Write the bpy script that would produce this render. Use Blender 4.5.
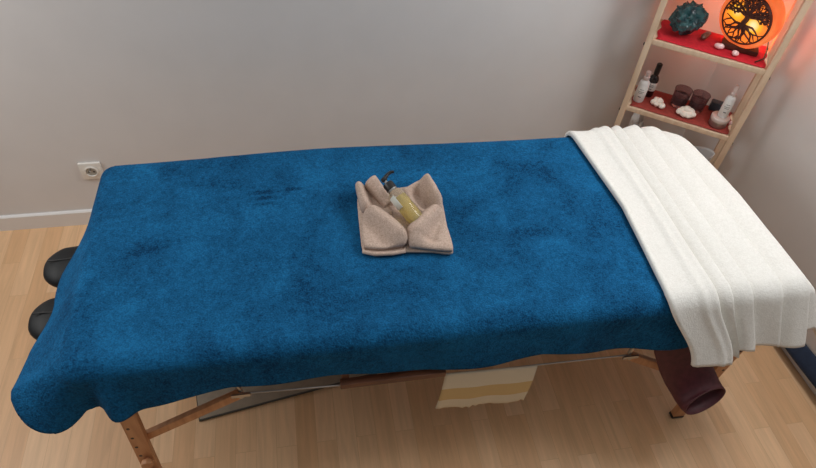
import bpy, bmesh, math, random
import numpy as np
from mathutils import Vector, Matrix, noise
random.seed(7)
PI = math.pi
S = bpy.context.scene
for o in list(bpy.data.objects): bpy.data.objects.remove(o)
COL = S.collection

# ------------------------------------------------------------------ camera
F_PX, PITCH, YAW, ROLL = 620.88, .8273, .2335, .0872
CAM = Vector((-.3627, -1.1938, 2.0087))
cp, sp, cy, sy = math.cos(PITCH), math.sin(PITCH), math.cos(YAW), math.sin(YAW)
fw = Vector((sy*cp, cy*cp, -sp)); rt0 = Vector((cy, -sy, 0)); up0 = rt0.cross(fw)
rt = rt0*math.cos(ROLL) + up0*math.sin(ROLL); up = -rt0*math.sin(ROLL) + up0*math.cos(ROLL)
cd = bpy.data.cameras.new('camera'); cam = bpy.data.objects.new('camera', cd); COL.objects.link(cam)
cd.sensor_width = 36; cd.lens = F_PX/816*36; cd.clip_start = .02
cam.matrix_world = Matrix(((rt.x, up.x, -fw.x, CAM.x), (rt.y, up.y, -fw.y, CAM.y), (rt.z, up.z, -fw.z, CAM.z), (0, 0, 0, 1)))
S.camera = cam

# ------------------------------------------------------------------ light
S.view_settings.view_transform = 'Standard'; S.view_settings.look = 'None'
S.view_settings.exposure = 0.0; S.view_settings.gamma = 1; S.view_settings.use_curve_mapping = False
w = bpy.data.worlds.new('room_daylight'); S.world = w; w.use_nodes = True
nt = w.node_tree; nt.nodes.clear()
tc = nt.nodes.new('ShaderNodeTexCoord'); dot = nt.nodes.new('ShaderNodeVectorMath'); dot.operation = 'DOT_PRODUCT'
dot.inputs[1].default_value = Vector((.10, .48, .87)).normalized()
mr = nt.nodes.new('ShaderNodeMapRange'); mr.inputs['From Min'].default_value = -.05; mr.inputs['From Max'].default_value = 1
mr.inputs['To Min'].default_value = .09; mr.inputs['To Max'].default_value = .72; mr.interpolation_type = 'SMOOTHSTEP'
bg = nt.nodes.new('ShaderNodeBackground'); bg.inputs['Color'].default_value = (1, .985, .97, 1)
wo = nt.nodes.new('ShaderNodeOutputWorld')
nt.links.new(tc.outputs['Generated'], dot.inputs[0]); nt.links.new(dot.outputs['Value'], mr.inputs['Value'])
nt.links.new(mr.outputs['Result'], bg.inputs['Strength']); nt.links.new(bg.outputs[0], wo.inputs[0])

def area(name, loc, target, sx, sy_, power, color):
    l = bpy.data.lights.new(name, 'AREA'); l.shape = 'RECTANGLE'; l.size = sx; l.size_y = sy_; l.energy = power; l.color = color
    o = bpy.data.objects.new(name, l); COL.objects.link(o); o.location = loc
    o.rotation_euler = (Vector(target)-Vector(loc)).to_track_quat('-Z', 'Y').to_euler(); return o
area('window_daylight', (1.36, .05, 1.95), (.10, .12, .55), 1.1, .9, 30, (.97, .985, 1))
area('added_left_fill', (-2.15, .10, 1.75), (.2, .35, .7), 1.1, 1.0, 16, (1, .985, .965))  # fill light added to brighten the back wall, no known window on this side

# ------------------------------------------------------------------ helpers
def lin(r, g, b):
    f = lambda c: (c/12.92 if c <= .04045 else ((c+.055)/1.055)**2.4)
    return (f(r/255), f(g/255), f(b/255), 1)

def mat(name, col, rough=.6, **k):
    m = bpy.data.materials.new(name); m.use_nodes = True
    b = m.node_tree.nodes['Principled BSDF']; b.inputs['Base Color'].default_value = col; b.inputs['Roughness'].default_value = rough
    for kk, v in k.items(): b.inputs[kk.replace('_', ' ')].default_value = v
    return m

def N(m, t, **k):
    n = m.node_tree.nodes.new(t)
    for a, v in k.items():
        if hasattr(n, a): setattr(n, a, v)
        else: n.inputs[a.replace('_', ' ')].default_value = v
    return n

def noisy(name, c1, c2, scale, rough=.7, bump=0, bscale=None, stretch=(1, 1, 1), lo=.35, hi=.65, detail=4, dist=.002, **k):
    m = mat(name, c1, rough, **k); L = m.node_tree.links; b = m.node_tree.nodes['Principled BSDF']
    t = N(m, 'ShaderNodeTexCoord'); mp = N(m, 'ShaderNodeMapping'); mp.inputs['Scale'].default_value = stretch
    n = N(m, 'ShaderNodeTexNoise', Scale=scale, Detail=detail)
    L.new(t.outputs['Object'], mp.inputs[0]); L.new(mp.outputs[0], n.inputs['Vector'])
    r = N(m, 'ShaderNodeValToRGB'); r.color_ramp.elements[0].position = lo; r.color_ramp.elements[1].position = hi
    r.color_ramp.elements[0].color = c1; r.color_ramp.elements[1].color = c2
    L.new(n.outputs[0], r.inputs[0]); L.new(r.outputs[0], b.inputs['Base Color'])
    if bump:
        n2 = N(m, 'ShaderNodeTexNoise', Scale=bscale or scale, Detail=3); L.new(mp.outputs[0], n2.inputs['Vector'])
        bp = N(m, 'ShaderNodeBump', Strength=bump, Distance=dist); L.new(n2.outputs[0], bp.inputs['Height']); L.new(bp.outputs[0], b.inputs['Normal'])
    return m

class MB:
    """collects shapes and links them as one mesh object"""
    def __init__(s): s.v = []; s.f = []
    def add(s, v, f):
        o = len(s.v); s.v += [tuple(p) for p in v]; s.f += [tuple(i+o for i in q) for q in f]; return s
    def grid(s, P, closed_u=False, closed_v=False):
        nu, nv = len(P), len(P[0]); v = [p for r in P for p in r]; f = []
        for i in range(nu if closed_u else nu-1):
            for j in range(nv if closed_v else nv-1):
                a, b = i, (i+1) % nu; c, d = j, (j+1) % nv
                f.append((a*nv+c, b*nv+c, b*nv+d, a*nv+d))
        return s.add(v, f)
    def box(s, c, size, M=None, bev=0):
        bm = bmesh.new(); bmesh.ops.create_cube(bm, size=1)
        bmesh.ops.scale(bm, vec=size, verts=bm.verts)
        if bev: bmesh.ops.bevel(bm, geom=bm.edges[:], offset=bev, segments=2, profile=.6, affect='EDGES')
        T = Matrix.Translation(c) @ (M.to_4x4() if M else Matrix())
        bm.transform(T); bm.verts.index_update()
        s.add([x.co[:] for x in bm.verts], [[q.index for q in f.verts] for f in bm.faces]); bm.free(); return s
    def tube(s, path, rad, n=12, cap=True, flat=(1, 1), closed=False):
        path = [Vector(p) for p in path]; rad = rad if hasattr(rad, '__len__') else [rad]*len(path)
        rings = []; ref = None
        for i, p in enumerate(path):
            if closed: t = path[(i+1) % len(path)]-path[i-1]
            else: t = path[min(i+1, len(path)-1)]-path[max(i-1, 0)]
            t.normalize()
            if ref is None: ref = Vector((0, 0, 1)) if abs(t.z) < .9 else Vector((1, 0, 0))
            a = (ref - t*ref.dot(t)).normalized(); b = t.cross(a); ref = a
            rings.append([p + a*math.cos(2*PI*k/n)*rad[i]*flat[0] + b*math.sin(2*PI*k/n)*rad[i]*flat[1] for k in range(n)])
        o = len(s.v); s.grid(rings, closed_u=closed, closed_v=True)
        if cap and not closed:
            s.f.append(tuple(o+k for k in reversed(range(n)))); s.f.append(tuple(o+(len(path)-1)*n+k for k in range(n)))
        return s
    def lathe(s, prof, origin=(0, 0, 0), axis=(0, 0, 1), n=28, cap=True):
        """prof: (radius, height) pairs"""
        q = Vector((0, 0, 1)).rotation_difference(Vector(axis)); og = Vector(origin)
        rings = [[og + q @ Vector((r*math.cos(2*PI*k/n), r*math.sin(2*PI*k/n), h)) for k in range(n)] for r, h in prof]
        o = len(s.v); s.grid(rings, closed_v=True)
        if cap:
            s.f.append(tuple(o+k for k in reversed(range(n)))); s.f.append(tuple(o+(len(prof)-1)*n+k for k in range(n)))
        return s
    def build(s, name, m, parent=None, smooth=True, angle=40, sub=0, solid=0, soff=-1):
        me = bpy.data.meshes.new(name); me.from_pydata(s.v, [], s.f); me.update()
        bm = bmesh.new(); bm.from_mesh(me); bmesh.ops.recalc_face_normals(bm, faces=bm.faces); bm.to_mesh(me); bm.free()
        if smooth:
            for p in me.polygons: p.use_smooth = True
            try: me.set_sharp_from_angle(angle=math.radians(angle))
            except Exception: pass
        me.materials.append(m)
        o = bpy.data.objects.new(name, me); COL.objects.link(o)
        if parent: o.parent = parent; o.matrix_parent_inverse = Matrix()
        if parent: # geometry is written in world space: keep it there
            M = Matrix(); p = parent
            while p: M = p.matrix_basis @ M; p = p.parent
            me.transform(M.inverted())
        if solid:
            d = o.modifiers.new('thickness', 'SOLIDIFY'); d.thickness = solid; d.offset = soff
        if sub:
            d = o.modifiers.new('smooth', 'SUBSURF'); d.levels = sub; d.render_levels = sub
        return o

def empty(name, loc, label, cat, group=None):
    o = bpy.data.objects.new(name, None); COL.objects.link(o); o.location = loc; o.empty_display_size = .05
    o.matrix_basis = Matrix.Translation(loc)
    o['label'] = label; o['category'] = cat
    if group: o['group'] = group
    return o
def tag(o, label, cat, group=None, kind=None):
    o['label'] = label; o['category'] = cat
    if group: o['group'] = group
    if kind: o['kind'] = kind
    return o
def struct(o): o['kind'] = 'structure'; return o
def sm(x): x = max(0, min(1, x)); return x*x*(3-2*x)
def interp(x, xs, ys): return float(np.interp(x, xs, ys))
def nz(x, y, z=0): return noise.noise(Vector((x, y, z)))

# ------------------------------------------------------------------ materials
M = {}
M['wall'] = noisy('grey_paint', lin(220, 217, 215), lin(223, 220, 218), 6, .85, bump=.15, bscale=160, dist=.0006)
M['white_trim'] = mat('white_trim_paint', lin(228, 226, 224), .45)
M['plastic'] = mat('white_plastic', lin(232, 229, 222), .35)
M['dark_hole'] = mat('dark_recess', lin(40, 38, 36), .6)
M['steel'] = mat('steel', lin(170, 168, 165), .3, Metallic=1.0)
M['pine'] = noisy('pale_pine', lin(226, 200, 172), lin(212, 182, 152), 9, .55, stretch=(6, 6, 1))
M['beech'] = noisy('beech_wood', lin(202, 148, 104), lin(182, 126, 84), 10, .5, stretch=(6, 6, 1))
M['dark_wood'] = noisy('dark_rail_wood', lin(120, 78, 56), lin(95, 60, 44), 10, .5, stretch=(1, 6, 6))
M['vinyl_black'] = mat('black_vinyl', lin(14, 16, 18), .55, Specular_IOR_Level=.35)
M['maroon_vinyl'] = mat('maroon_vinyl', lin(92, 36, 42), .5)
M['maroon_cloth'] = noisy('maroon_cloth', lin(88, 34, 42), lin(74, 26, 34), 60, .55, bump=.2, bscale=200)
M['navy'] = noisy('navy_cloth', lin(30, 46, 70), lin(24, 38, 60), 80, .8, bump=.3, bscale=300)
M['grey_mat'] = noisy('grey_mat', lin(150, 134, 114), lin(138, 124, 106), 30, .6)
M['black'] = mat('black_plastic', lin(22, 22, 23), .35)
M['red_cloth'] = noisy('red_cloth', lin(206, 28, 44), lin(190, 20, 38), 90, .85, bump=.2, bscale=300)
M['rust_cloth'] = noisy('rust_cloth', lin(158, 62, 50), lin(140, 50, 42), 90, .85, bump=.2, bscale=300)
M['teal_rock'] = noisy('teal_crystal', lin(16, 48, 56), lin(58, 100, 102), 38, .22, bump=.6, bscale=90, dist=.004)
M['brown_stone'] = noisy('brown_stone', lin(130, 78, 60), lin(92, 58, 48), 60, .35)
M['pink_stone'] = noisy('pink_stone', lin(240, 190, 190), lin(250, 222, 218), 50, .3)
M['cream_stone'] = noisy('cream_stone', lin(236, 222, 206), lin(246, 236, 224), 60, .5)
M['quartz'] = noisy('grey_quartz', lin(226, 220, 216), lin(188, 182, 178), 40, .3)
M['bottle_white'] = mat('white_bottle', lin(232, 230, 228), .35)
M['label_white'] = noisy('white_label', lin(236, 234, 230), lin(224, 222, 218), 300, .6)
M['ink'] = mat('grey_ink', lin(96, 92, 92), .7)
M['dark_glass'] = mat('dark_glass', lin(34, 22, 22), .12)
M['wine_glass'] = mat('wine_coloured_glass', lin(196, 160, 162), .05, Transmission_Weight=.9, IOR=1.3)
M['wax'] = mat('dark_wax', lin(74, 26, 34), .5)
M['clear'] = mat('clear_glass', (.95, .95, .95, 1), .05, Transmission_Weight=.95, IOR=1.25)
M['tin'] = mat('brushed_tin', lin(170, 165, 160), .38, Metallic=.85)
M['pink_cap'] = mat('frosted_cap', lin(226, 206, 202), .3)
M['slate_box'] = mat('slate_box', lin(58, 70, 78), .5)
M['lamp_wood'] = noisy('carved_wood', lin(92, 40, 26), lin(70, 30, 20), 40, .55)
M['base_wood'] = noisy('dark_base_wood', lin(84, 46, 34), lin(62, 34, 26), 30, .45)

def terry(name, dark, light, pile=250, marks=True, bumpd=.004, sheen=.0):
    m = mat(name, light, .95); L = m.node_tree.links; b = m.node_tree.nodes['Principled BSDF']
    b.inputs['Specular IOR Level'].default_value = .1
    if sheen: b.inputs['Sheen Weight'].default_value = sheen; b.inputs['Sheen Roughness'].default_value = .5
    t = N(m, 'ShaderNodeTexCoord')
    fine = N(m, 'ShaderNodeTexNoise', Scale=pile, Detail=2); L.new(t.outputs['Object'], fine.inputs['Vector'])
    mid = N(m, 'ShaderNodeTexNoise', Scale=pile*.36, Detail=3); L.new(t.outputs['Object'], mid.inputs['Vector'])
    big = N(m, 'ShaderNodeTexNoise', Scale=6.5, Detail=5, Roughness=.62, Distortion=.6); L.new(t.outputs['Object'], big.inputs['Vector'])
    a = N(m, 'ShaderNodeMath', operation='MULTIPLY_ADD'); a.inputs[1].default_value = .58; L.new(fine.outputs[0], a.inputs[0])
    c = N(m, 'ShaderNodeMath', operation='MULTIPLY_ADD'); c.inputs[1].default_value = .36; L.new(mid.outputs[0], c.inputs[0]); L.new(c.outputs[0], a.inputs[2])
    d = N(m, 'ShaderNodeMath', operation='MULTIPLY'); d.inputs[1].default_value = .62 if marks else .12; L.new(big.outputs[0], d.inputs[0]); L.new(d.outputs[0], c.inputs[2])
    mid_v = .47+(.31 if marks else .06)
    r = N(m, 'ShaderNodeValToRGB'); e = r.color_ramp.elements
    e[0].position = mid_v-.27; e[1].position = mid_v+.24; e[0].color = dark; e[1].color = light
    L.new(a.outputs[0], r.inputs[0]); L.new(r.outputs[0], b.inputs['Base Color'])
    if marks:       # strokes left by fingers in the pile
        prev = None
        for (x, y, rx, ry) in ((-.487, .191, .050, .012), (-.480, .166, .046, .011), (-.478, .141, .044, .010), (-.395, .196, .034, .009), (-.80, .0, .05, .03), (.30, -.06, .12, .03)):
            sb = N(m, 'ShaderNodeVectorMath', operation='SUBTRACT'); sb.inputs[1].default_value = (x, y, .7); L.new(t.outputs['Object'], sb.inputs[0])
            ml = N(m, 'ShaderNodeVectorMath', operation='MULTIPLY'); ml.inputs[1].default_value = (1/rx, 1/ry, 1); L.new(sb.outputs[0], ml.inputs[0])
            ln = N(m, 'ShaderNodeVectorMath', operation='LENGTH'); L.new(ml.outputs[0], ln.inputs[0])
            mk = N(m, 'ShaderNodeMapRange'); mk.inputs['From Min'].default_value = 1.15; mk.inputs['From Max'].default_value = .3
            mk.inputs['To Max'].default_value = .20 if rx < .06 and ry < .015 else .10; L.new(ln.outputs['Value'], mk.inputs['Value'])
            if prev:
                mm = N(m, 'ShaderNodeMath', operation='MAXIMUM'); L.new(prev, mm.inputs[0]); L.new(mk.outputs[0], mm.inputs[1]); prev = mm.outputs[0]
            else: prev = mk.outputs[0]
        su = N(m, 'ShaderNodeMath', operation='SUBTRACT'); L.new(a.outputs[0], su.inputs[0]); L.new(prev, su.inputs[1]); L.new(su.outputs[0], r.inputs[0])
    h = N(m, 'ShaderNodeMath', operation='ADD'); L.new(fine.outputs[0], h.inputs[0]); L.new(mid.outputs[0], h.inputs[1])
    bp = N(m, 'ShaderNodeBump', Strength=.8, Distance=bumpd); L.new(h.outputs[0], bp.inputs['Height']); L.new(bp.outputs[0], b.inputs['Normal'])
    return m
M['blue_terry'] = terry('blue_fleece', lin(4, 38, 70), lin(30, 110, 162), 240, True, .004)
M['white_terry'] = terry('white_fleece', lin(222, 219, 211), lin(242, 240, 234), 260, False, .0012)
M['brown_terry'] = terry('taupe_terry', lin(156, 131, 116), lin(222, 199, 183), 420, False, .0014)

def floor_mat():
    m = mat('beech_laminate', (1, 1, 1, 1), .42); L = m.node_tree.links; b = m.node_tree.nodes['Principled BSDF']
    t = N(m, 'ShaderNodeTexCoord'); mp = N(m, 'ShaderNodeMapping'); mp.inputs['Rotation'].default_value = (0, 0, PI/2)
    L.new(t.outputs['Object'], mp.inputs[0])
    br = N(m, 'ShaderNodeTexBrick', Scale=1, Mortar_Size=.0006, Mortar_Smooth=.1, Bias=0, Brick_Width=.46, Row_Height=.066)
    br.offset = .37; br.offset_frequency = 2; br.squash = 1
    br.inputs['Color1'].default_value = (0, 0, 0, 1); br.inputs['Color2'].default_value = (1, 1, 1, 1); br.inputs['Mortar'].default_value = (.2, .2, .2, 1)
    L.new(mp.outputs[0], br.inputs['Vector'])
    r = N(m, 'ShaderNodeValToRGB'); e = r.color_ramp.elements
    e[0].color = lin(213, 168, 124); e[1].color = lin(229, 189, 147); e[1].position = 1
    L.new(br.outputs['Color'], r.inputs[0])
    g = N(m, 'ShaderNodeMapping'); g.inputs['Scale'].default_value = (30, 2.2, 1); L.new(t.outputs['Object'], g.inputs[0])
    off = N(m, 'ShaderNodeVectorMath', operation='ADD'); L.new(g.outputs[0], off.inputs[0])
    sc = N(m, 'ShaderNodeVectorMath', operation='SCALE'); sc.inputs['Scale'].default_value = 9; L.new(br.outputs['Color'], sc.inputs[0]); L.new(sc.outputs[0], off.inputs[1])
    n = N(m, 'ShaderNodeTexNoise', Scale=1.6, Detail=6, Roughness=.6, Distortion=.8); L.new(off.outputs[0], n.inputs['Vector'])
    rr = N(m, 'ShaderNodeMapRange'); rr.inputs['From Min'].default_value = .3; rr.inputs['From Max'].default_value = .7; rr.inputs['To Min'].default_value = .86; rr.inputs['To Max'].default_value = 1.07
    L.new(n.outputs[0], rr.inputs['Value'])
    mx = N(m, 'ShaderNodeMix', data_type='RGBA', blend_type='MULTIPLY'); mx.inputs[0].default_value = 1
    L.new(r.outputs[0], mx.inputs[6]); L.new(rr.outputs[0], mx.inputs[7]); 
    mo = N(m, 'ShaderNodeMix', data_type='RGBA', blend_type='MIX'); mo.inputs[7].default_value = lin(120, 90, 66)
    fm = N(m, 'ShaderNodeMath', operation='MULTIPLY'); fm.inputs[1].default_value = .25; L.new(br.outputs['Fac'], fm.inputs[0]); L.new(fm.outputs[0], mo.inputs[0])
    L.new(mx.outputs[2], mo.inputs[6]); L.new(mo.outputs[2], b.inputs['Base Color'])
    return m
M['floor'] = floor_mat()

def glow(name, col, strength, base=None):
    m = mat(name, base or col, .5); b = m.node_tree.nodes['Principled BSDF']
    b.inputs['Emission Color'].default_value = col; b.inputs['Emission Strength'].default_value = strength; return m

# ------------------------------------------------------------------ room
YW = .828
struct(MB().box((-.1, -.65, -.03), (4.2, 3.0, .06)).build('floor', M['floor'], smooth=False))
struct(MB().box((-.35, YW+.05, 1.25), (3.7, .1, 2.5)).build('wall_back', M['wall'], smooth=False))
# right wall leaves the corner at a slight angle
RWa, RWb = Vector((1.385, YW, 0)), Vector((1.475, -1.0, 0))
d_ = (RWb-RWa).normalized(); n_ = Vector((-d_.y, d_.x, 0)); n_ = n_ if n_.x > 0 else -n_
def slab(a, b, n, t, z0, z1):
    v = [a, b, b+n*t, a+n*t]; v = [Vector((p.x, p.y, z0)) for p in v]+[Vector((p.x, p.y, z1)) for p in v]
    return MB().add(v, [(0, 1, 2, 3), (7, 6, 5, 4), (0, 4, 5, 1), (1, 5, 6, 2), (2, 6, 7, 3), (3, 7, 4, 0)])
struct(slab(RWa, RWb, n_, .1, 0, 2.5).build('wall_right', M['wall'], smooth=False))
def skirting(a, b, n, h=.078, t=.012):
    prof = [(0, 0), (t, 0), (t, h-.006), (t*.6, h-.001), (0, h)]
    m = MB(); m.grid([[p+n*x+Vector((0, 0, z)) for x, z in prof] for p in (a, b)])
    return m
skirt = skirting(Vector((-2.2, YW, 0)), Vector((1.373, YW, 0)), Vector((0, -1, 0)))
struct(skirt.build('baseboard_back', M['white_trim'], smooth=False))
struct(skirting(RWa+d_*.013, RWb, -n_).build('baseboard_right', M['white_trim'], smooth=False))

# wall socket
sk = empty('wall_socket', (-1.1902, YW, .2911), 'white square wall socket above the baseboard left of the table', 'socket')
c0 = Vector((-1.1902, YW-.005, .2911))
MB().box(c0, (.082, .010, .082), bev=.003).build('cover_plate', M['plastic'], sk)
ring = MB().lathe([(.026, 0), (.026, .004), (.0215, .005), (.020, .002), (.019, -.001)], c0+Vector((0, -.0045, 0)), (0, -1, 0), cap=False)
ring.build('socket_rim', M['plastic'], sk)
MB().lathe([(.0195, 0), (.0195, .0012)], c0+Vector((0, -.0048, 0)), (0, -1, 0)).build('socket_well', mat('socket_grey', lin(170, 168, 160), .4), sk)
for x in (-.0095, .0095):
    MB().lathe([(.0035, 0), (.0035, .0012)], c0+Vector((x, -.0055, -.001)), (0, -1, 0), n=12).build('pin_hole', M['dark_hole'], sk)
MB().lathe([(.0028, 0), (.0028, .012), (.001, .014)], c0+Vector((0, -.0055, .011)), (0, -1, 0), n=12).build('earth_pin', M['steel'], sk)

# ------------------------------------------------------------------ massage table
TX0, TX1, TY = -.955, .975, .362
TT = .688
tab = empty('massage_table', (0, 0, 0), 'folding wooden massage table under the blue and white covers', 'massage table')
m = MB(); prof = []

def round_rect(x0, x1, y0, y1, rad, z, k=8):
    o = []
    for cx_, cy_, a0 in ((x1-rad, y1-rad, 0), (x0+rad, y1-rad, 90), (x0+rad, y0+rad, 180), (x1-rad, y0+rad, 270)):
        o += [(cx_+rad*math.cos(D0*(a0+90*i/k)), cy_+rad*math.sin(D0*(a0+90*i/k)), z) for i in range(k+1)]
    return o
D0 = PI/180; rings_ = []
for q in np.linspace(-90, 90, 13):
    ins = .028*(1-math.cos(D0*q)); rings_.append(round_rect(TX0+ins, TX1-ins, .010-TY+ins, .010+TY-ins, .15-ins, TT-.03+.03*math.sin(D0*q)))
m.grid(rings_, closed_v=True); nr = len(rings_[0]); m.f.append(tuple(range(nr))); m.f.append(tuple(12*nr+i for i in range(nr))); m.build('padded_top', M['maroon_vinyl'], tab)
m = MB()
for y in (-.325, .325): m.box(((TX0+TX1)/2, y, .592), (TX1-TX0-.08, .022, .074), bev=.003)
for x in (TX0+.05, .0, TX1-.05): m.box((x, 0, .592), (.022, .628, .07), bev=.003)
m.build('frame', M['beech'], tab, angle=30)
def legpair(x0, x1, sgn):
    for ys in (-1, 1):
        top = Vector((x1, ys*.352, .555)); bot = Vector((x0, ys*.372, 0))
        L_ = top-bot; ax = L_.normalized(); q = Vector((0, 0, 1)).rotation_difference(ax).to_matrix()
        lo = bot+ax*.012
        leg = MB().box((lo+top)/2, (.044, .022, (top-lo).length), q, bev=.003).build('leg', M['beech'], tab, angle=30)
        MB().box(bot+ax*.009, (.047, .025, .014), q, bev=.004).build('rubber_foot', M['black'], leg, angle=30)
        for k in range(7):
            hm = MB()
            p = bot+ax*(.10+.052*k)+Vector((-.010*sgn, 0, 0))
            hm.lathe([(.0045, -.0117), (.0045, .0117)], p, (0, 1, 0), n=10)
            hm.build('adjustment_hole', M['dark_hole'], leg)
        for h in (.235, .165):
            p = bot+ax*h+Vector((.006*sgn, ys*.011, 0))
            kn = MB().lathe([(.006, 0), (.006, .006), (.017, .008), (.0185, .013), (.0165, .022), (.008, .024)], p, (0, ys, 0), n=8)
            kn.build('knob', M['beech'], leg, angle=30)
legpair(-.882, -.862, 1); legpair(.866, .925, -1)
for (a, b) in (((-.868, .31), (-.575, .488)), ((.892, .20), (.548, .432))):
    for ys in (-1, 1):
        A = Vector((a[0], ys*.345, a[1])); B = Vector((b[0], ys*.345, b[1]))
        q = Vector((0, 0, 1)).rotation_difference((B-A).normalized()).to_matrix()
        br = MB().box((A+B)/2, (.030, .016, (B-A).length), q, bev=.003).build('brace', M['beech'], tab, angle=30)
        hg = MB().box(B+Vector((0, ys*.012, .008)), (.05, .006, .014), bev=.002)
        hg.lathe([(.006, 0), (.006, .008)], B+Vector((0, ys*.006, 0)), (0, ys, 0), n=12)
        hg.build('hinge', M['steel'], br)
        sgn_ = -1 if a[0] < 0 else 1
        top_ = Vector((b[0]+.02*sgn_, ys*.335, .56))
        MB().tube([B+Vector((0, 0, .01)), top_], .006, 8).build('hinge_strut', M['steel'], br)
for ys in (-1, 1):
    MB().tube([(-.575, ys*.345, .484), (-.30, ys*.345, .462), (0, ys*.345, .447), (.28, ys*.345, .440), (.548, ys*.345, .432)], .0028, 8).build('tension_cable', M['steel'], tab)
MB().box((-.17, -.36, .497), (.29, .022, .022), bev=.003).build('centre_rail', M['dark_wood'], tab, angle=30)
for x in (-.30, -.04):
    MB().box((x, -.345, .53), (.02, .016, .06), bev=.002).build('rail_bracket', M['dark_wood'], tab, angle=30)

# face cradle: black horseshoe cushion on two rods, its open side away from the table
fc = empty('face_cradle', (-1.03, 0, .5), 'black padded horseshoe headrest poking out past the blue cover', 'headrest')
path = []
for k in range(25):
    a = -PI/2 + PI*k/24
    path.append(Vector((-.985+.095*math.cos(a), .098*math.sin(a), .527)))
path = [Vector((-1.04, -.098, .525)), Vector((-1.01, -.099, .526))]+path+[Vector((-1.01, .099, .526)), Vector((-1.04, .098, .525))]
m = MB(); pts = [Vector((-1.092, -.094, .524)), Vector((-1.06, -.096, .524))]+path+[Vector((-1.06, .096, .524)), Vector((-1.092, .094, .524))]
R_ = [.075]*len(pts)
# rounded ends
ends = [(.050, .030), (.030, .055), (.012, .068)]
pts = [Vector((-1.092-e[0], -.094, .524)) for e in ends]+pts+[Vector((-1.092-e[0], .094, .524)) for e in reversed(ends)]
pts = [p+Vector((0, .024, 0)) for p in pts]
R_ = [e[1] for e in ends]+R_+[e[1] for e in reversed(ends)]
m.tube(pts, R_, 20, flat=(.48, 1)); m.build('cushion', M['vinyl_black'], fc, angle=80, sub=1)
for s in (-1, 1):
    m = MB(); m.tube([Vector((p.x, p.y+s*.0, p.z+.036)) for p in pts[1:-1]][:6] if s < 0 else [Vector((p.x, p.y, p.z+.036)) for p in pts[1:-1]][-6:], .0022, 6)
    m.build('seam', M['black'], fc)
for y in (-.03, .08):
    m = MB(); m.tube([(-1.0, y, .487), (-.93, y, .492), (-.90, y, .60)], .009, 10)
    m.build('support_rod', M['steel'], fc)

# ------------------------------------------------------------------ blue blanket
T = .700
BX0, BX1, BY, BK, RR = -.933, .955, .318, .340, .046
def edge(d, tau, r=RR):
    """distance d past the flat edge -> (outward, downward)"""
    th = PI/2-tau; dm = r*th
    if d <= 0: return 0., 0.
    if d < dm: return r*math.sin(d/r), r*(1-math.cos(d/r))
    return r*math.sin(th)+(d-dm)*math.cos(th), r*(1-math.cos(th))+(d-dm)*math.sin(th)
hx = [-.95, -.933, -.844, -.72, -.59, -.343, -.17, -.036, .10, .241, .33, .411, .52, .641, .9]
hz = [.528, .528, .507, .545, .572, .560, .545, .527, .535, .549, .536, .518, .510, .496, .49]
D = math.radians
def tau_front(u):
    return D(5) + D(15)*math.exp(-((u+.872)/.034)**2) - D(7)*math.exp(-((u+.915)/.018)**2) + D(3)*math.sin(u*9+.4) + D(2)*math.sin(u*23)
def tau_left(v): return D(interp(v, [-.318, -.27, -.22, -.12, 0, .15, .33], [54, 51, 47, 43, 40, 33, 24]))
def bow(u): return .022*math.exp(-((u+.30)/.42)**2)
def dinterp(x, xs, ys):
    w_ = min(1, x/12, (90-x)/12); return sum(interp(x+k*3*w_, xs, ys) for k in range(-4, 5))/9
def blanket_pt(u, v):
    a = BX0-u; b = -BY-v; bk = v-BK
    top = T + .0025*nz(u*5, v*5, 1) + .0015*nz(u*14, v*14, 4)
    if a <= 0:
        if b <= 0 and bk <= 0: return (u, v+bow(u)*sm((v-.1)/(BK-.1)), top+bow(u)*.35*sm((v-.1)/(BK-.1)))
        if b > 0:
            o, dn = edge(b, tau_front(u)); return (u, -BY-o, T-dn+(top-T)*max(0, 1-b/.05))
        o, dn = edge(bk, D(5)+D(3)*math.sin(u*11)); return (u, BK+o+bow(u), T-dn+(top-T)*max(0, 1-bk/.05))
    if b <= 0 and bk <= 0:
        o, dn = edge(a, tau_left(v)+D(2)*math.sin(v*22)*sm(a/.1)*sm((v+.318)/.12)); return (BX0-o, v, T-dn+(top-T)*max(0, 1-a/.05))
    bb = b if b > 0 else bk
    rho = math.hypot(a, bb); ph = math.degrees(math.atan2(bb, a)); q_ = ph/90; sq = min(LF/max(math.cos(D(ph)), 1e-6), FR_/max(math.sin(D(ph)), 1e-6))
    if b > 0: rho *= dinterp(ph, [0, 25, 40, 60, 78, 90], [LF, .228, .266, .208, .196, FR_])/sq
    if b > 0:
        tau = D(dinterp(ph, [0, 18, 36, 50, 62, 75, 90], [54, 50, 31, 18, 1, 0, math.degrees(tau_front(BX0))]))
        ps = D(dinterp(ph, [0, 20, 40, 58, 72, 85, 90], [0, 14, 40, 60, 76, 88, 90]))
    else:
        tau = D(interp(ph, [0, 45, 90], [14, 22, 5])); ps = D(ph)
    o, dn = edge(rho, tau)
    return (BX0-o*math.cos(ps), (-BY-o*math.sin(ps)) if b > 0 else (BK+o*math.sin(ps)), T-dn)
arc = RR*PI/2
LF, FR_ = .214, arc+T-.528-RR
us = np.concatenate([np.linspace(BX0-.212, BX0-.075, 24), np.linspace(BX0-.07, BX0, 14)[0:], np.linspace(BX0+.008, .76, 200)])
P = []
for u in us:
    hem = interp(u, hx, hz)
    front = arc + max(.02, (T-hem-RR))
    vs = np.concatenate([np.linspace(-BY-front, -BY-arc-.004, 22), np.linspace(-BY-arc, -BY, 14), np.linspace(-BY+.008, BK-.008, 86), np.linspace(BK, BK+arc, 10), np.linspace(BK+arc+.006, BK+.20, 10)])
    P.append([blanket_pt(float(u), float(v)) for v in vs])
bl = MB().grid(P).build('blue_blanket', M['blue_terry'], angle=180, solid=.006, soff=-1)
tag(bl, 'large deep blue fleece cover spread over the massage table', 'blanket')

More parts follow.
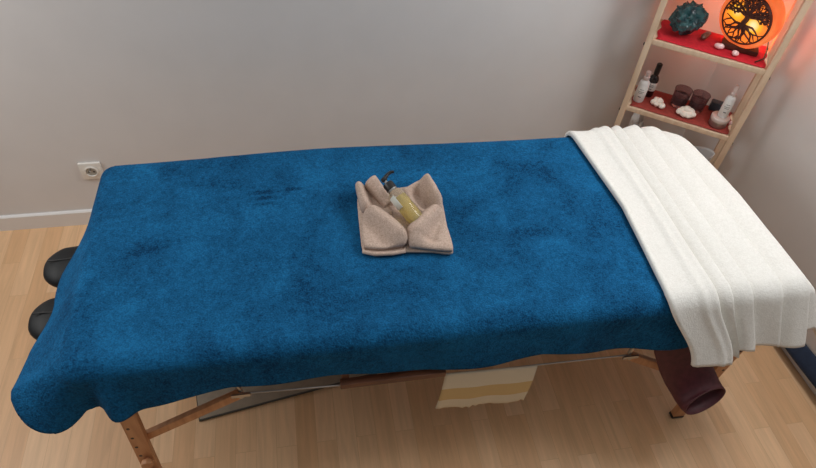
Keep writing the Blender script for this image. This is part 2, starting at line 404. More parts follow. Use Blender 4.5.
# ------------------------------------------------------------------ white folded throw over the right end
TW = T+.006
rail_top = [(.36, [.545, .682, .722, .788, .856, .918]), (.0, [.582, .694, .738, .800, .885, .968]), (-.36, [.566, .700, .745, .806, .898, .980])]
def rail_x(i, y):
    ys = [r[0] for r in rail_top][::-1]; return interp(y, ys, [r[1][i] for r in rail_top][::-1])
drift = [.105, .085, .058, .045, .030, .030]      # hem moves right on the front drop
flen = [.236, .240, .232, .205, .190, .215]
def front_back(b, i_tau):
    return edge(b, i_tau)
rows = []
nrows_t = np.concatenate([np.linspace(-1, 0, 26), np.linspace(0, 1, 70)[1:], np.linspace(1, 2, 18)[1:]])
def towel_pt(s, t, h):
    """s: 0..5 along the rails (5..6 the drop over the table end), t: -1 front hem .. 0 front edge .. 1 back edge .. 2 back hem, h lift"""
    i = min(int(s), 4) if s <= 5 else 5; fr = s-i if s <= 5 else 0
    lp = lambda A: A[i] if i == 5 else A[i]*(1-fr)+A[i+1]*fr
    fl = FL_OVER if FL_OVER else lp(flen)
    tau = D(25 + 3*math.sin(s*3.1))
    if t < 0:
        b = -t*fl; o, dn = edge(b, tau); y = -BY-o; x = lp([rail_x(k, -.36) for k in range(6)]) + lp(drift)*sm(b/.24)
        th = min(b/RR, PI/2-tau); n = Vector((0, -math.sin(th), math.cos(th)))
    elif t <= 1:
        y = -BY+(BY+BK)*t; dn = 0; x = lp([rail_x(k, y) for k in range(6)]); n = Vector((0, 0, 1))
    else:
        b = (t-1)*.16; o, dn = edge(b, D(8)); y = BK+o; x = lp([rail_x(k, .36) for k in range(6)]); th = min(b/RR, PI/2-D(8)); n = Vector((0, math.sin(th), math.cos(th)))
    if s > 5:
        a = (s-5)*.20; o, d2 = edge(a, D(20)); x += o; dn = (dn**2.6+d2**2.6)**(1/2.6)
        th = min(a/RR, PI/2-.24); n = (n*math.cos(th)+Vector((1, 0, 0))*math.sin(th)).normalized()
    ex, ey = x-(TX1-.17), y-(.010+TY-.17)
    if ex > 0 and ey > 0:
        dn = max(dn, edge(math.hypot(ex, ey)-.128, D(12))[1])
    h += .0016*nz(x*22, y*7, s)
    return Vector((x, y, TW-dn)) + n*h
seq = []       # (s, lift, front length override)
def pleat(s0, s1, h0, h1, n, fl):
    for k in range(n+1):
        f = k/n; bulge = .004*math.sin(PI*f)
        seq.append((s0+(s1-s0)*f, h0+(h1-h0)*f**1.3+bulge, fl))
def fold(at, hi, lo, f0, f1):
    """rounded free edge of one pleat, dropping onto the next"""
    return [(at+.015, hi-.0015, f0), (at+.030, hi-.005, f0), (at+.034, lo+.004, f0-.004), (at+.030, lo+.0005, f1+.002), (at+.036, lo, f1)]
seq += [(0.0, .0005, .24), (-.012, .005, .24), (-.005, .012, .24), (.02, .0165, .238)]
for k in range(1, 17):
    f = k/16; seq.append((.02+.96*f, .0165-.0075*math.sin(PI*f)+.0055*math.exp(-((f-.72)/.07)**2)+.0095*f, .240))
seq += fold(1, .0260, .0050, .238, .226)
pleat(1.08, 2.0, .0060, .0250, 12, .222); seq += fold(2, .0250, .0050, .216, .208)
pleat(2.08, 3.0, .0055, .0245, 12, .204); seq += fold(3, .0245, .0050, .202, .199)
pleat(3.08, 4.0, .0055, .0235, 12, .200); seq += fold(4, .0235, .0045, .204, .208)
pleat(4.08, 5.0, .0050, .0210, 12, .212); seq += fold(5, .0210, .0040, .21, .17)
for k in range(1, 13): seq.append((5.05+.95*k/12, .0045, .17))
P = []
for s, h, fl in seq:
    FL_OVER = fl; P.append([towel_pt(s, float(t), h) for t in nrows_t])
FL_OVER = None
wt = MB().grid(P).build('white_throw', M['white_terry'], angle=180, solid=.004, soff=-1)
tag(wt, 'white pleated fleece throw draped over the right end of the table', 'throw')

# ------------------------------------------------------------------ taupe towel folded into an open pocket
tw = empty('folded_towel', (-.095, .04, T), 'taupe terry towel folded into four petals in the middle of the blue cover', 'towel')
def resample(poly, n, sub=0):
    # closed Catmull-Rom through the outline
    k = len(poly); out = []
    for i in range(n):
        f = i/n*k; a = int(f); t = f-a
        p0, p1, p2, p3 = [Vector(poly[(a+j-1) % k]) for j in range(4)]
        cr = .5*((2*p1)+(-p0+p2)*t+(2*p0-5*p1+4*p2-p3)*t*t+(-p0+3*p1-3*p2+p3)*t**3)
        out.append(p1.lerp(p2, t)*.45+cr*.55)
    return out
def petal(poly, z0, H, tilt, name, crease=(), n=56, rings=14, squash=.55):
    """closed puffy patch: a domed upper skin and a flat under skin"""
    o = resample([Vector((x, y)) for x, y in poly], n); c = sum(o, Vector((0, 0)))/n
    m = MB(); rows = []
    for k in range(rings+1):
        r = k/rings; row = []
        for p in o:
            q = c.lerp(p, r); dome = (1-r**3.0)**squash if r < 1 else 0
            z = z0+.010+H*dome+tilt(q)*(.35+.65*1)
            for (ca, cb, cw, cdp) in crease:
                a = Vector(ca); b = Vector(cb); ab = b-a; tt = max(0, min(1, (q-a).dot(ab)/ab.length_squared)); dd = (q-a-ab*tt).length
                z -= cdp*math.exp(-(dd/cw)**2)*(1-r**6)
            z += .0022*nz(q.x*40, q.y*40, z0*10)
            row.append((q.x, q.y, z))
        rows.append(row)
    rows.append([(p.x+(c.x-p.x)*.01, p.y+(c.y-p.y)*.01, z0+.001+tilt(p)*.55) for p in o])
    rows.append([(c.x+(p.x-c.x)*.6, c.y+(p.y-c.y)*.6, z0+tilt(p)*.4) for p in o])
    m.grid(rows, closed_v=True)
    return m.build(name, M['brown_terry'], tw, angle=180)
zb = T+.004
base = [(-.214, .118), (-.222, -.03), (-.220, -.088), (-.16, -.098), (-.101, -.099), (-.03, -.108), (.026, -.118), (.030, -.02), (.036, .081), (.016, .125), (-.003, .163), (-.08, .155), (-.155, .172), (-.19, .15)]
petal(base, zb, .006, lambda q: 0, 'bottom_layer', rings=6)
FLp = [(-.211, .018), (-.219, -.04), (-.215, -.080), (-.178, -.091), (-.115, -.092), (-.099, -.082), (-.097, -.070), (-.105, -.03), (-.127, .022), (-.158, .050), (-.193, .050)]
FRp = [(-.092, -.036), (-.096, -.072), (-.091, -.096), (-.037, -.109), (.016, -.121), (.026, -.112), (.027, -.05), (.020, .010), (-.002, .034), (-.030, .028), (-.060, .008)]
lf = lambda A, B, h, w: (lambda q: h*math.exp(-(((q-Vector(A))-(Vector(B)-Vector(A))*max(0, min(1, (q-Vector(A)).dot(Vector(B)-Vector(A))/(Vector(B)-Vector(A)).length_squared))).length/w)**2))
petal(FLp, zb+.013, .010, lf((-.180, .030), (-.116, -.060), .036, .030), 'front_petal', [((-.207, .01), (-.150, -.095), .013, .010), ((-.20, -.085), (-.125, -.095), .008, .005)])
petal(FRp, zb+.013, .010, lf((.002, .016), (-.074, -.060), .036, .030), 'front_petal', [((.015, -.005), (-.030, -.075), .012, .012), ((-.02, -.085), (-.085, -.070), .008, .005)])
m = MB().tube([(-.217, -.060, zb+.010), (-.219, -.086, zb+.009), (-.19, -.098, zb+.009), (-.14, -.101, zb+.009), (-.108, -.098, zb+.010), (-.100, -.075, zb+.011)], [.004, .006, .006, .006, .006, .004], 12)
m.build('hem', M['brown_terry'], tw, angle=180)
BLp = [(-.216, .150), (-.214, .10), (-.208, .049), (-.175, .040), (-.122, .035), (-.122, .070), (-.140, .105), (-.165, .12), (-.192, .160), (-.205, .166)]
BRp = [(-.082, .118), (-.045, .142), (-.008, .160), (.010, .150), (.026, .106), (.026, .030), (-.002, .022), (-.035, .028), (-.050, .066), (-.064, .09)]
petal(BLp, zb+.010, .008, lf((-.207, .140), (-.198, .06), .036, .020), 'back_petal', [((-.180, .13), (-.160, .06), .018, .012)])
bt = (lambda f1, f2: (lambda q: max(f1(q), f2(q))))(lf((-.002, .142), (.014, .06), .046, .022), lf((-.075, .112), (-.012, .150), .020, .016))
petal(BRp, zb+.010, .008, bt, 'back_petal', [((-.040, .112), (-.022, .060), .014, .020)])
# rolled corner standing behind the bottle
m = MB(); cone = []
for k in range(12):
    f = k/11
    cc = Vector((-.170+.044*f, .150-.085*f, zb+.044-.020*f)); r1 = .020-.004*f
    cone.append([cc+Vector((r1*1.05*math.cos(a)*.85+r1*.3*math.sin(a), r1*.5*math.cos(a)+r1*.25, r1*1.15*math.sin(a))) for a in np.linspace(0, 2*PI, 22)[:-1]])
m.grid(cone, closed_v=True)
for e in (0, 11): m.f.append(tuple(range(e*21, e*21+21)))
m.build('rolled_corner', M['brown_terry'], tw, angle=180)

# oil bottle resting in the towel
A = Vector((-.054, -.018, zb+.034)); Bv = Vector((-.124, .088, zb+.082)); ax = (Bv-A).normalized()
ob = empty('oil_bottle', A, 'clear pump bottle of yellow oil lying tilted in the taupe towel', 'bottle')
M['oil_glass'] = mat('clear_bottle_glass', lin(246, 242, 226), .04, Transmission_Weight=.9, IOR=1.3)
M['oil'] = mat('yellow_oil', lin(246, 226, 128), .08, Transmission_Weight=.6, IOR=1.33)
K = 1.17
def sc_(prof): return [(r_, h_*K) for r_, h_ in prof]
MB().lathe(sc_([(.004, .0), (.021, .001), (.0237, .004), (.0237, .090), (.020, .098), (.012, .102), (.012, .106)]), A, ax, 32).build('body', M['oil_glass'], ob)
MB().lathe(sc_([(.003, .004), (.0214, .005), (.0214, .080), (.003, .080)]), A, ax, 28).build('oil', M['oil'], ob)
lab = MB(); q0 = Vector((0, 0, 1)).rotation_difference(ax)
lab.grid([[A+q0 @ Vector((.0242*math.cos(g), .0242*math.sin(g), h*K)) for h in (.052, .07, .088)] for g in np.linspace(D(95), D(255), 18)])
lab.build('label', mat('grey_green_label', lin(206, 208, 200), .5), ob, solid=.0005)
MB().lathe(sc_([(.0135, .101), (.0148, .102), (.0148, .107), (.0135, .108)]), A, ax, 28).build('silver_band', M['steel'], ob)
MB().lathe(sc_([(.0145, .106), (.0160, .107), (.0160, .122), (.0145, .126), (.006, .127)]), A, ax, 28).build('collar', M['black'], ob)
MB().lathe(sc_([(.0042, .126), (.0042, .136)]), A, ax, 14).build('stem', M['steel'], ob)
pt = A+ax*.135*K
side = Vector((.028, .022, .010))
MB().lathe([(.006, -.002), (.0088, 0), (.0088, .008), (.007, .010)], pt, ax, 18).tube([pt+ax*.005, pt+ax*.008+side*.45, pt+ax*.007+side*.8, pt+ax*.001+side*1.05], [.006, .0052, .0045, .004], 12).build('pump_head', M['black'], ob)

# ------------------------------------------------------------------ things under the table
P = []
for i in range(20):
    f = i/19; row = []
    for j in range(25):
        g = j/24; x = -.018+.276*g+.010*f*(1-g)*-1+.004*math.sin(g*9)*f
        z = .462-.0175*g-.205*f-.007*max(0, f-.9)*10*(abs(math.sin(g*30))+.5*math.sin(g*71))
        row.append((x, -.3485-.006*math.sin(f*PI)+.003*math.sin(g*14)*f, z))
    P.append(row)
def cream():
    m = mat('cream_cloth', lin(240, 230, 206), .9); L = m.node_tree.links; b = m.node_tree.nodes['Principled BSDF']
    t = N(m, 'ShaderNodeTexCoord'); sx = N(m, 'ShaderNodeSeparateXYZ'); L.new(t.outputs['Object'], sx.inputs[0])
    ad = N(m, 'ShaderNodeMath', operation='MULTIPLY_ADD'); ad.inputs[1].default_value = .063; L.new(sx.outputs[0], ad.inputs[0]); L.new(sx.outputs[2], ad.inputs[2])
    r = N(m, 'ShaderNodeValToRGB'); r.color_ramp.interpolation = 'CONSTANT'; e = r.color_ramp.elements
    e[0].color = lin(240, 230, 206); e[1].position = .310; e[1].color = lin(226, 198, 142)
    q = e.new(.382); q.color = lin(240, 230, 206)
    L.new(ad.outputs[0], r.inputs[0])
    n = N(m, 'ShaderNodeTexNoise', Scale=220); mx = N(m, 'ShaderNodeMix', data_type='RGBA', blend_type='MULTIPLY'); mx.inputs[0].default_value = .25
    L.new(r.outputs[0], mx.inputs[6]); L.new(n.outputs[0], mx.inputs[7]); L.new(mx.outputs[2], b.inputs['Base Color']); return m
cc = MB().grid(P).build('hanging_cloth', cream(), angle=180, solid=.004, soff=0)
tag(cc, 'cream cloth with a yellow band hanging below the front of the table', 'cloth')
gq = Matrix.Rotation(D(9), 3, 'Z'); g0 = Vector((-.779, -.160, 0))
gm = empty('flat_mat', g0, 'thin grey mat lying on the floor beneath the table', 'mat')
MB().box(g0+gq @ Vector((.40, .20, .005)), (.80, .40, .010), gq, bev=.003).build('panel', M['grey_mat'], gm, angle=30)
MB().tube([g0+gq @ Vector(p) for p in ((0, 0, .006), (.8, 0, .006), (.8, .4, .006), (0, .4, .006))], .0045, 8, closed=True).build('edge_binding', mat('dark_binding', lin(70, 66, 58), .6), gm)

# maroon sleeve hanging open-ended
cx = [(.664, -.350, .550), (.682, -.366, .49), (.712, -.388, .425), (.736, -.404, .382), (.755, -.420, .354), (.766, -.442, .337), (.772, -.464, .333), (.774, -.480, .338)]
wd = [.076, .076, .076, .075, .074, .073, .072, .071]; th = [.012, .014, .018, .026, .034, .040, .042, .042]
def sleeve(inset):
    out = []
    for i, (c, w_, t_) in enumerate(zip(cx, wd, th)):
        c = Vector(c); tan = (Vector(cx[min(i+1, 7)])-Vector(cx[max(i-1, 0)])).normalized()
        a = Vector((.93, .0, .36)); a = (a-tan*a.dot(tan)).normalized(); b = tan.cross(a)
        out.append([c+a*(w_-inset)*math.cos(q)+b*(t_-inset)*math.sin(q) for q in np.linspace(0, 2*PI, 33)[:-1]])
    return out
o_, i_ = sleeve(0), sleeve(.004)
MBs = MB().grid(o_+i_[::-1][:-1], closed_v=True)
sl = MBs.build('cloth_sleeve', M['maroon_cloth'], angle=180)
tag(sl, 'dark maroon cloth sleeve hanging open-ended below the white throw', 'cloth')

# navy strap over the right skirting
P = []
for i in range(22):
    f = i/21; y = .12-.62*f; base_ = RWa+d_*((YW-y)/(-d_.y))
    wv = .012*math.sin(f*9)
    P.append([base_-n_*(.016+.030)+Vector((0, 0, .055+wv*.3)), base_-n_*(.016+.022)+Vector((0, 0, .082+wv)), base_-n_*.018+Vector((0, 0, .105+wv)), base_-n_*.004+Vector((0, 0, .115+wv*.6))])
ns = MB().grid(P).build('navy_strap', M['navy'], angle=180, solid=.005, soff=0, sub=1)
tag(ns, 'dark navy strap lying along the top of the right baseboard', 'strap')

# ------------------------------------------------------------------ corner shelf
SO = Vector((.923, .656, 0)); UX = Vector((.816, -.578, 0)).normalized(); UY = Vector((.578, .816, 0)).normalized()
SM = Matrix((UX, UY, Vector((0, 0, 1)))).transposed()
SW, SD = .392, .172
def sp_(a, b, z=0): return SO+UX*a+UY*b+Vector((0, 0, z))
sh = empty('shelf_unit', SO+UX*SW/2+UY*SD/2, 'pale pine open shelf unit standing across the room corner', 'shelf')
for a in (-.011, SW+.011):
    for b in (.012, SD-.012):
        MB().box(sp_(a, b, .74), (.022, .030, 1.48), SM, bev=.002).build('upright', M['pine'], sh, angle=30)
ZB = [.300, .588, .880, 1.17, 1.44]
for z in ZB:
    MB().box(sp_(SW/2, SD/2, z-.010), (SW, SD, .020), SM, bev=.002).build('shelf_board', M['pine'], sh, angle=30)
for z in ZB[1:3]:
    for a, s in ((SW+.0215, 1), (-.0215, -1)):
        MB().lathe([(.006, 0), (.006, .003), (.003, .005)], sp_(a, .012, z-.03), UX*s, 12).build('bolt', M['black'], sh)

def cloth(name, z, m, label, a0, a1, b0, b1, amp=.002):
    P = []
    for i in range(30):
        row = []
        for j in range(16):
            a = a0+(a1-a0)*i/29+.004*math.sin(j*.9); b = b0+(b1-b0)*j/15+.0008*math.sin(i*.7)
            row.append(sp_(a, b, z+.0035+amp*abs(nz(a*20, b*20, z))))
        P.append(row)
    o = MB().grid(P).build(name, m, angle=180, solid=.002, soff=0); tag(o, label, 'cloth'); return o
cloth('red_cloth', .88, M['red_cloth'], 'bright red cloth covering the upper shelf under the lamp', .008, SW-.008, .006, SD-.006)
cloth('rust_cloth', .588, M['rust_cloth'], 'rust red cloth covering the middle shelf under the bottles', .008, SW-.008, .006, SD-.006)
zu, zm, zl = .8865, .5945, .300

def rock(seed, c, r, sx, sy, sz, amp, fr, sub=4, facet=True):
    bm = bmesh.new(); bmesh.ops.create_icosphere(bm, subdivisions=sub, radius=1)
    for v in bm.verts:
        p = v.co.copy(); k = noise.cell(p*fr+Vector((seed, 0, 0)))*.5+noise.noise(p*1.3+Vector((seed, 2, 3)))*.6+abs(noise.noise(p*fr*1.2+Vector((seed, 5, 1))))*.6
        v.co = p*(1+amp*k); v.co = Vector((v.co.x*sx, v.co.y*sy, v.co.z*sz))*r
    zmin = min(v.co.z for v in bm.verts)
    for v in bm.verts:
        v.co.z -= zmin
        if v.co.z < .12*r*sz: v.co.z = 0
    q = SM.to_4x4(); bm.transform(Matrix.Translation(c) @ q)
    bm.verts.index_update(); m = MB().add([v.co[:] for v in bm.verts], [[x.index for x in f.verts] for f in bm.faces]); bm.free(); return m
m = rock(3, sp_(.088, .078, zu), .052, 1.0, .85, 1.0, .35, 2.4)
rng = random.Random(5)
for k in range(46):      # crystal points all over the upper side
    a = rng.uniform(0, 2*PI); e = rng.uniform(.05, 1.35); dv = UX*math.cos(a)*math.cos(e)+UY*math.sin(a)*math.cos(e)*.8+Vector((0, 0, math.sin(e)))
    c = sp_(.088, .078, zu+.048)+Vector((dv.x*.040, dv.y*.040, dv.z*.040)); L_ = rng.uniform(.012, .024); r = rng.uniform(.010, .019)
    m.lathe([(r*.9, -.012), (r, L_*.45), (r*.35, L_), (.0006, L_*1.12)], c, (dv+Vector((rng.uniform(-.3, .3), rng.uniform(-.3, .3), rng.uniform(-.1, .5)))).normalized(), 6)
tag(m.build('crystal_rock', M['teal_rock'], angle=15), 'dark teal crystal cluster on the red cloth left of the lamp', 'crystal')
tag(MB().tube([sp_(.158, .070, zu+.011), sp_(.163, .080, zu+.014), sp_(.172, .105, zu+.016), sp_(.180, .125, zu+.011)][::-1], [.005, .010, .012, .006], 10).build('stone_point', M['brown_stone'], angle=60), 'small brown stone point lying beside the teal crystal', 'stone')
def pebble(name, a, b, z, rx, ry, rz, m, seed):
    return rock(seed, sp_(a, b, z), 1, rx, ry, rz, .18, .8, 3).build(name, m, angle=180)
tag(pebble('tumbled_stone', .222, .050, zu, .017, .011, .010, M['pink_stone'], 11), 'pale pink stone at the left end of the lamp base', 'stone')
tag(pebble('tumbled_stone', .280, .032, zu, .012, .009, .009, M['pink_stone'], 14), 'small pink stone in front of the middle of the lamp base', 'stone')

# tree-of-life lamp
LC = sp_(.280, .100, 1.000); LR_ = Matrix.Rotation(D(-26), 3, 'Z')
lamp = empty('tree_lamp', sp_(.283, .098, zu), 'glowing round orange lamp with a carved tree on the upper shelf', 'lamp')
MB().box(sp_(.290, .092, zu+.009), (.125, .060, .018), SM, bev=.004).build('base', M['base_wood'], lamp, angle=30)
LX, LY = LR_ @ UX, LR_ @ UY; nrm = -LY
def salt():
    m = mat('orange_salt', lin(250, 120, 60), .6); L = m.node_tree.links; b = m.node_tree.nodes['Principled BSDF']
    t = N(m, 'ShaderNodeTexCoord'); n = N(m, 'ShaderNodeTexNoise', Scale=16, Detail=4); L.new(t.outputs['Object'], n.inputs['Vector'])
    r = N(m, 'ShaderNodeValToRGB'); e = r.color_ramp.elements; e[0].color = lin(244, 92, 40); e[1].color = lin(255, 140, 74); e[0].position = .35; e[1].position = .65
    L.new(n.outputs[0], r.inputs[0]); L.new(r.outputs[0], b.inputs['Emission Color']); b.inputs['Emission Strength'].default_value = .55
    return m
MB().lathe([(.085, .0), (.100, .004), (.1035, .010), (.1035, .050), (.098, .058), (.02, .060)], LC+LY*.032, nrm, 64).build('salt_body', salt(), lamp)
def face_mat():
    m = mat('lit_panel', lin(250, 150, 50), .5); L = m.node_tree.links; b = m.node_tree.nodes['Principled BSDF']
    t = N(m, 'ShaderNodeTexCoord'); out = []
    vt = []
    for (a, z, r) in ((.030, -.008, .030), (-.040, .012, .034)):
        c = LC-LY*.028+LX*a+Vector((0, 0, z)) - sp_(.283, .098, zu)
        s = N(m, 'ShaderNodeVectorMath', operation='DISTANCE'); s.inputs[1].default_value = c; L.new(t.outputs['Object'], s.inputs[0])
        q = N(m, 'ShaderNodeMapRange'); q.inputs['From Min'].default_value = r*1.25; q.inputs['From Max'].default_value = r*.15; L.new(s.outputs['Value'], q.inputs['Value']); vt.append(q)
    mxn = N(m, 'ShaderNodeMath', operation='MAXIMUM'); L.new(vt[0].outputs[0], mxn.inputs[0])
    k = N(m, 'ShaderNodeMath', operation='MULTIPLY'); k.inputs[1].default_value = .72; L.new(vt[1].outputs[0], k.inputs[0]); L.new(k.outputs[0], mxn.inputs[1])
    r = N(m, 'ShaderNodeValToRGB'); e = r.color_ramp.elements; e[0].color = lin(252, 122, 38); e[1].color = lin(255, 246, 190); e[1].position = 1
    x = e.new(.45); x.color = lin(255, 190, 30)
    L.new(mxn.outputs[0], r.inputs[0]); L.new(r.outputs[0], b.inputs['Emission Color']); b.inputs['Emission Strength'].default_value = .85
    return m
FO = LC-LY*.0285      # front plane of the lamp
MB().lathe([(.002, 0), (.085, 0), (.085, .001), (.002, .001)], FO, nrm, 48).build('lit_panel', face_mat(), lamp)
def lp_(a, z, f=.003): return FO-LY*f+LX*a+Vector((0, 0, z))
car = MB()
car.tube([lp_(.0835*math.cos(2*PI*k/56), .0835*math.sin(2*PI*k/56)) for k in range(56)], .0055, 8, closed=True, flat=(1, .55))
def limb(pts, r0, r1):
    n = len(pts); car.tube([lp_(a, z) for a, z in pts], [r0+(r1-r0)*i/(n-1) for i in range(n)], 6)
limb([(-.002, -.026), (-.004, -.012), (.001, .002), (.0, .018)], .010, .009)
rng = random.Random(9)
for ang in (12, 30, 47, 62, 78, 95, 112, 128, 146, 166):    # branches
    a = D(ang); p = [(.0, .012)]; bend = rng.uniform(-.25, .25)
    for k in range(1, 6):
        rr = .078*k/5*(1 if 25 < ang < 160 else .98); q = a+bend*k/5+(.25*(1-k/5))*(1 if ang < 90 else -1)
        p.append((rr*math.cos(q), .008+rr*math.sin(q)*.92))
    limb(p, .0055, .002)
    for k in (2, 3, 4):
        for s in (-1, 1):
            b0 = p[k]; qa = a+s*.6; l = .024
            limb([b0, (b0[0]+l*.5*math.cos(qa), b0[1]+l*.5*math.sin(qa)), (b0[0]+l*math.cos(qa+s*.15), b0[1]+l*math.sin(qa+s*.15))], .0026, .0014)
for k in range(150):         # leaves of the crown
    a = rng.uniform(.04, PI-.04); r = .030+.050*math.sqrt(rng.random()); x, z = r*math.cos(a), r*math.sin(a)+.004
    if x*x+z*z > .079**2: continue
    q = rng.uniform(0, PI); l, wd_ = .0062, .0030
    dx, dz = math.cos(q), math.sin(q)
    v = [lp_(x+dx*l, z+dz*l, .0035), lp_(x-dz*wd_, z+dx*wd_, .0035), lp_(x-dx*l, z-dz*l, .0035), lp_(x+dz*wd_, z-dx*wd_, .0035)]
    v2 = [p+LY*.003 for p in v]
    car.add(v+v2, [(0, 1, 2, 3), (7, 6, 5, 4), (0, 4, 5, 1), (1, 5, 6, 2), (2, 6, 7, 3), (3, 7, 4, 0)])
for ang in (188, 203, 218, 232, 246, 260, 274, 288, 303, 318, 334, 350):    # roots
    a = D(ang); p = [(.0, -.020)]
    for k in range(1, 6):
        rr = .080*k/5; q = a+.16*math.sin(k*1.7+ang)
        p.append((rr*math.cos(q), -.012+rr*math.sin(q)*.90 - .004))
    p = [(x, z) if x*x+z*z < .081**2 else (x*.081/math.hypot(x, z), z*.081/math.hypot(x, z)) for x, z in p]
    limb(p, .005, .0018)
    b0 = p[3]; qa = a+(.5 if ang % 2 else -.5)
    limb([b0, (b0[0]+.014*math.cos(qa), b0[1]+.014*math.sin(qa)), (b0[0]+.024*math.cos(qa), b0[1]+.024*math.sin(qa))], .0026, .0014)
car.build('carved_tree', M['lamp_wood'], lamp, angle=50)
MB().tube([LC+LY*.03+LX*.075+Vector((0, 0, -.06)), sp_(.372, .140, zu+.035), sp_(.380, .110, zu+.010), sp_(.376, .060, zu+.004), sp_(.350, .018, zu+.004)], .0028, 8).build('cord', M['black'], lamp)
pl = bpy.data.lights.new('lamp_bulb', 'POINT'); pl.energy = .85; pl.color = (1, .28, .10); pl.shadow_soft_size = .03
po = bpy.data.objects.new('lamp_bulb', pl); COL.objects.link(po); po.location = LC+LY*.058+Vector((0, 0, -.065))

# middle shelf
def bottle(name, a, b, z, prof, body_m, label, cap_prof, cap_m, lab=None, extra=None, n=24):
    o = empty(name, sp_(a, b, z), label, 'bottle'); c = sp_(a, b, z)
    MB().lathe(prof, c, n=n).build('body', body_m, o)
    MB().lathe(cap_prof, c, n=n).build('cap', cap_m, o)
    if lab:
        r, z0, z1 = lab; l = MB().lathe([(r, z0), (r+.0004, z0+.0005), (r+.0004, z1-.0005), (r, z1)], c, n=n, cap=False).build('label', M['label_white'], o)
        t = MB()
        for k, (zz, wdt) in enumerate(((.78, .5), (.62, .8), (.52, .6), (.25, .35))):
            h = z0+(z1-z0)*zz; pts = []
            for q in np.linspace(-wdt, wdt, 8):
                ang = math.atan2(-UY.y, -UY.x)+q*.75
                pts.append(c+Vector(((r+.0006)*math.cos(ang), (r+.0006)*math.sin(ang), h)))
            t.tube(pts, .0009 if k != 3 else .0018, 5)
        t.build('print', M['ink'], l)
    return o
bottle('spray_bottle', .030, .052, zm, [(.003, 0), (.0185, .001), (.020, .004), (.020, .080), (.0165, .090), (.010, .095), (.010, .099)], M['bottle_white'],
       'white spray bottle at the left end of the middle shelf', [(.0112, .098), (.012, .099), (.012, .110), (.0065, .112), (.0065, .118), (.0092, .119), (.0092, .132), (.004, .134)], M['pink_cap'], (.0202, .013, .074))
bottle('dark_bottle', .058, .110, zm, [(.003, 0), (.0175, .001), (.019, .004), (.019, .078), (.015, .088), (.0085, .094), (.0085, .100)], M['dark_glass'],
       'dark glass bottle with a tall black cap behind the white spray bottle', [(.0105, .098), (.011, .099), (.011, .142), (.009, .144)], M['black'], (.0192, .030, .066))
def cluster(name, a, b, pts, label):
    m = MB()
    for i, (da, db, dz, r) in enumerate(pts):
        k = rock(20+i+int(a*100), sp_(a+da, b+db, zm+dz), 1, r, r*.9, r*.85, .22, 1.0, 3); m.add(k.v, k.f)
    tag(m.build(name, M['cream_stone'], angle=180), label, 'stone')
cluster('stone_cluster', .106, .050, [(-.016, .008, 0, .013), (-.004, -.004, 0, .012), (.004, .012, .006, .014), (.016, -.008, 0, .013), (.006, .020, 0, .012), (-.010, .018, .008, .011)], 'cluster of cream stones right of the white spray bottle')
cluster('stone_cluster', .216, .040, [(-.022, .004, 0, .014), (-.008, -.006, 0, .014), (.008, -.004, 0, .014), (.024, .002, 0, .014), (.0, .012, .008, .016), (.016, .014, .006, .014), (-.014, .014, .006, .013)], 'cluster of cream stones in front of the dark candle glasses')
for a, b, lb in ((.178, .104, 'wine coloured candle glass left of its matching twin'), (.246, .106, 'wine coloured candle glass right of its matching twin')):
    c = sp_(a, b, zm); o = empty('candle_glass', c, lb, 'candle', 'candle glasses on the middle shelf')
    MB().lathe([(.003, 0), (.026, .001), (.030, .006), (.033, .066), (.034, .072), (.0315, .072), (.0305, .066), (.0275, .012), (.003, .010)], c, cap=False).build('glass', M['wine_glass'], o)
    MB().lathe([(.002, .013), (.0265, .013), (.0285, .046), (.002, .047)], c).build('wax', M['wax'], o)
    MB().tube([c+Vector((0, 0, .05)), c+Vector((.001, 0, .060))], .0012, 6).build('wick', M['black'], o)
tag(MB().box(sp_(.325, .150, zm+.018), (.062, .030, .036), SM, bev=.004).build('small_box', M['slate_box'], angle=30), 'small dark slate box at the back behind the round tin', 'box')
c = sp_(.338, .050, zm); tin = empty('round_tin', c, 'round silver tin at the right end of the middle shelf', 'tin')
MB().lathe([(.003, 0), (.031, .001), (.0325, .004), (.0325, .028), (.003, .028)], c).build('body', M['tin'], tin)
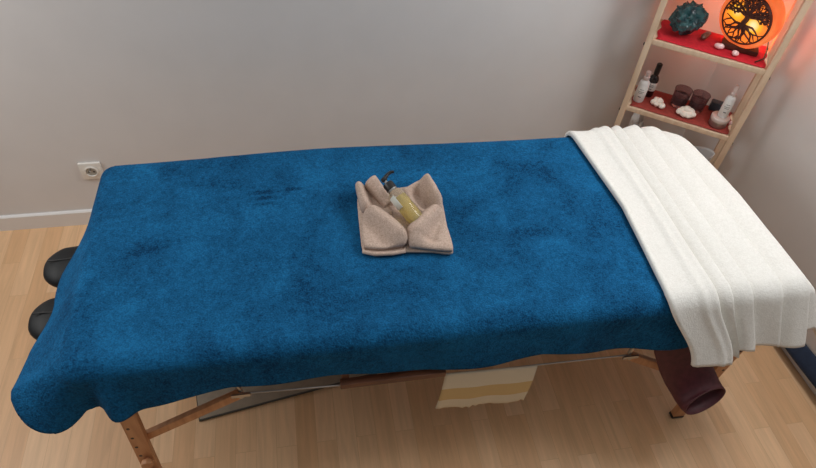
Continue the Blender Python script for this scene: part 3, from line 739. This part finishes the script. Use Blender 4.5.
MB().lathe([(.0335, .024), (.0345, .026), (.0345, .038), (.033, .040), (.003, .040)], c).build('lid', mat('pale_lid', lin(214, 198, 190), .4, Metallic=.3), tin)
zt = zm+.040
bottle('mist_bottle', .341, .052, zt, [(.003, 0), (.0160, .001), (.0175, .004), (.0175, .080), (.0135, .088), (.0085, .091), (.0085, .095)], M['bottle_white'],
       'slim white mist bottle standing on the round silver tin', [(.009, .094), (.0098, .095), (.0098, .105), (.008, .107), (.008, .134), (.006, .136)], M['pink_cap'], (.0177, .011, .074))
tag(pebble('tumbled_stone', .383, .070, zm, .006, .006, .009, M['pink_stone'], 31), 'tiny pink stone squeezed between the round tin and the right upright', 'stone')

# lower shelf
m = MB(); rng = random.Random(3)
for k in range(9):
    dv = Vector((rng.uniform(-.22, .22), rng.uniform(-.22, .22), 1)).normalized(); r = rng.uniform(.015, .026); L_ = rng.uniform(.16, .235)
    m.lathe([(r*.9, 0), (r, L_*.72), (.001, L_)], sp_(.056+rng.uniform(-.024, .024), .085+rng.uniform(-.03, .03), zl), dv, 6)
tag(m.build('quartz_cluster', M['quartz'], angle=15), 'pale grey quartz points at the left of the lower shelf', 'crystal')
c = sp_(.168, .085, zl); bw = empty('black_bowl', c, 'black rimmed round bowl in the middle of the lower shelf', 'bowl')
MB().lathe([(.012, 0), (.034, .002), (.048, .040), (.051, .115), (.053, .128), (.045, .128), (.043, .115), (.040, .04), (.003, .012)], c, cap=False).build('bowl', M['black'], bw)
MB().lathe([(.003, .104), (.0425, .104), (.0425, .110), (.003, .112)], c).build('filling', M['quartz'], bw)
c = sp_(.335, .085, zl)
P = []
for i in range(14):
    f = i/13; P.append([c+UX*(.040+.014*f)*math.cos(q)*(1+.03*math.sin(q*5)*f)+UY*(.030+.012*f)*math.sin(q)+Vector((0, 0, .002+.125*f+.012*math.cos(q)*f)) for q in np.linspace(0, 2*PI, 29)[:-1]])
m = MB().grid(P, closed_v=True); m.f.append(tuple(range(28)))
tag(m.build('white_dish', mat('white_ceramic', lin(222, 220, 218), .3), angle=60, solid=.003, soff=0), 'white dish at the right of the lower shelf behind the throw', 'dish')
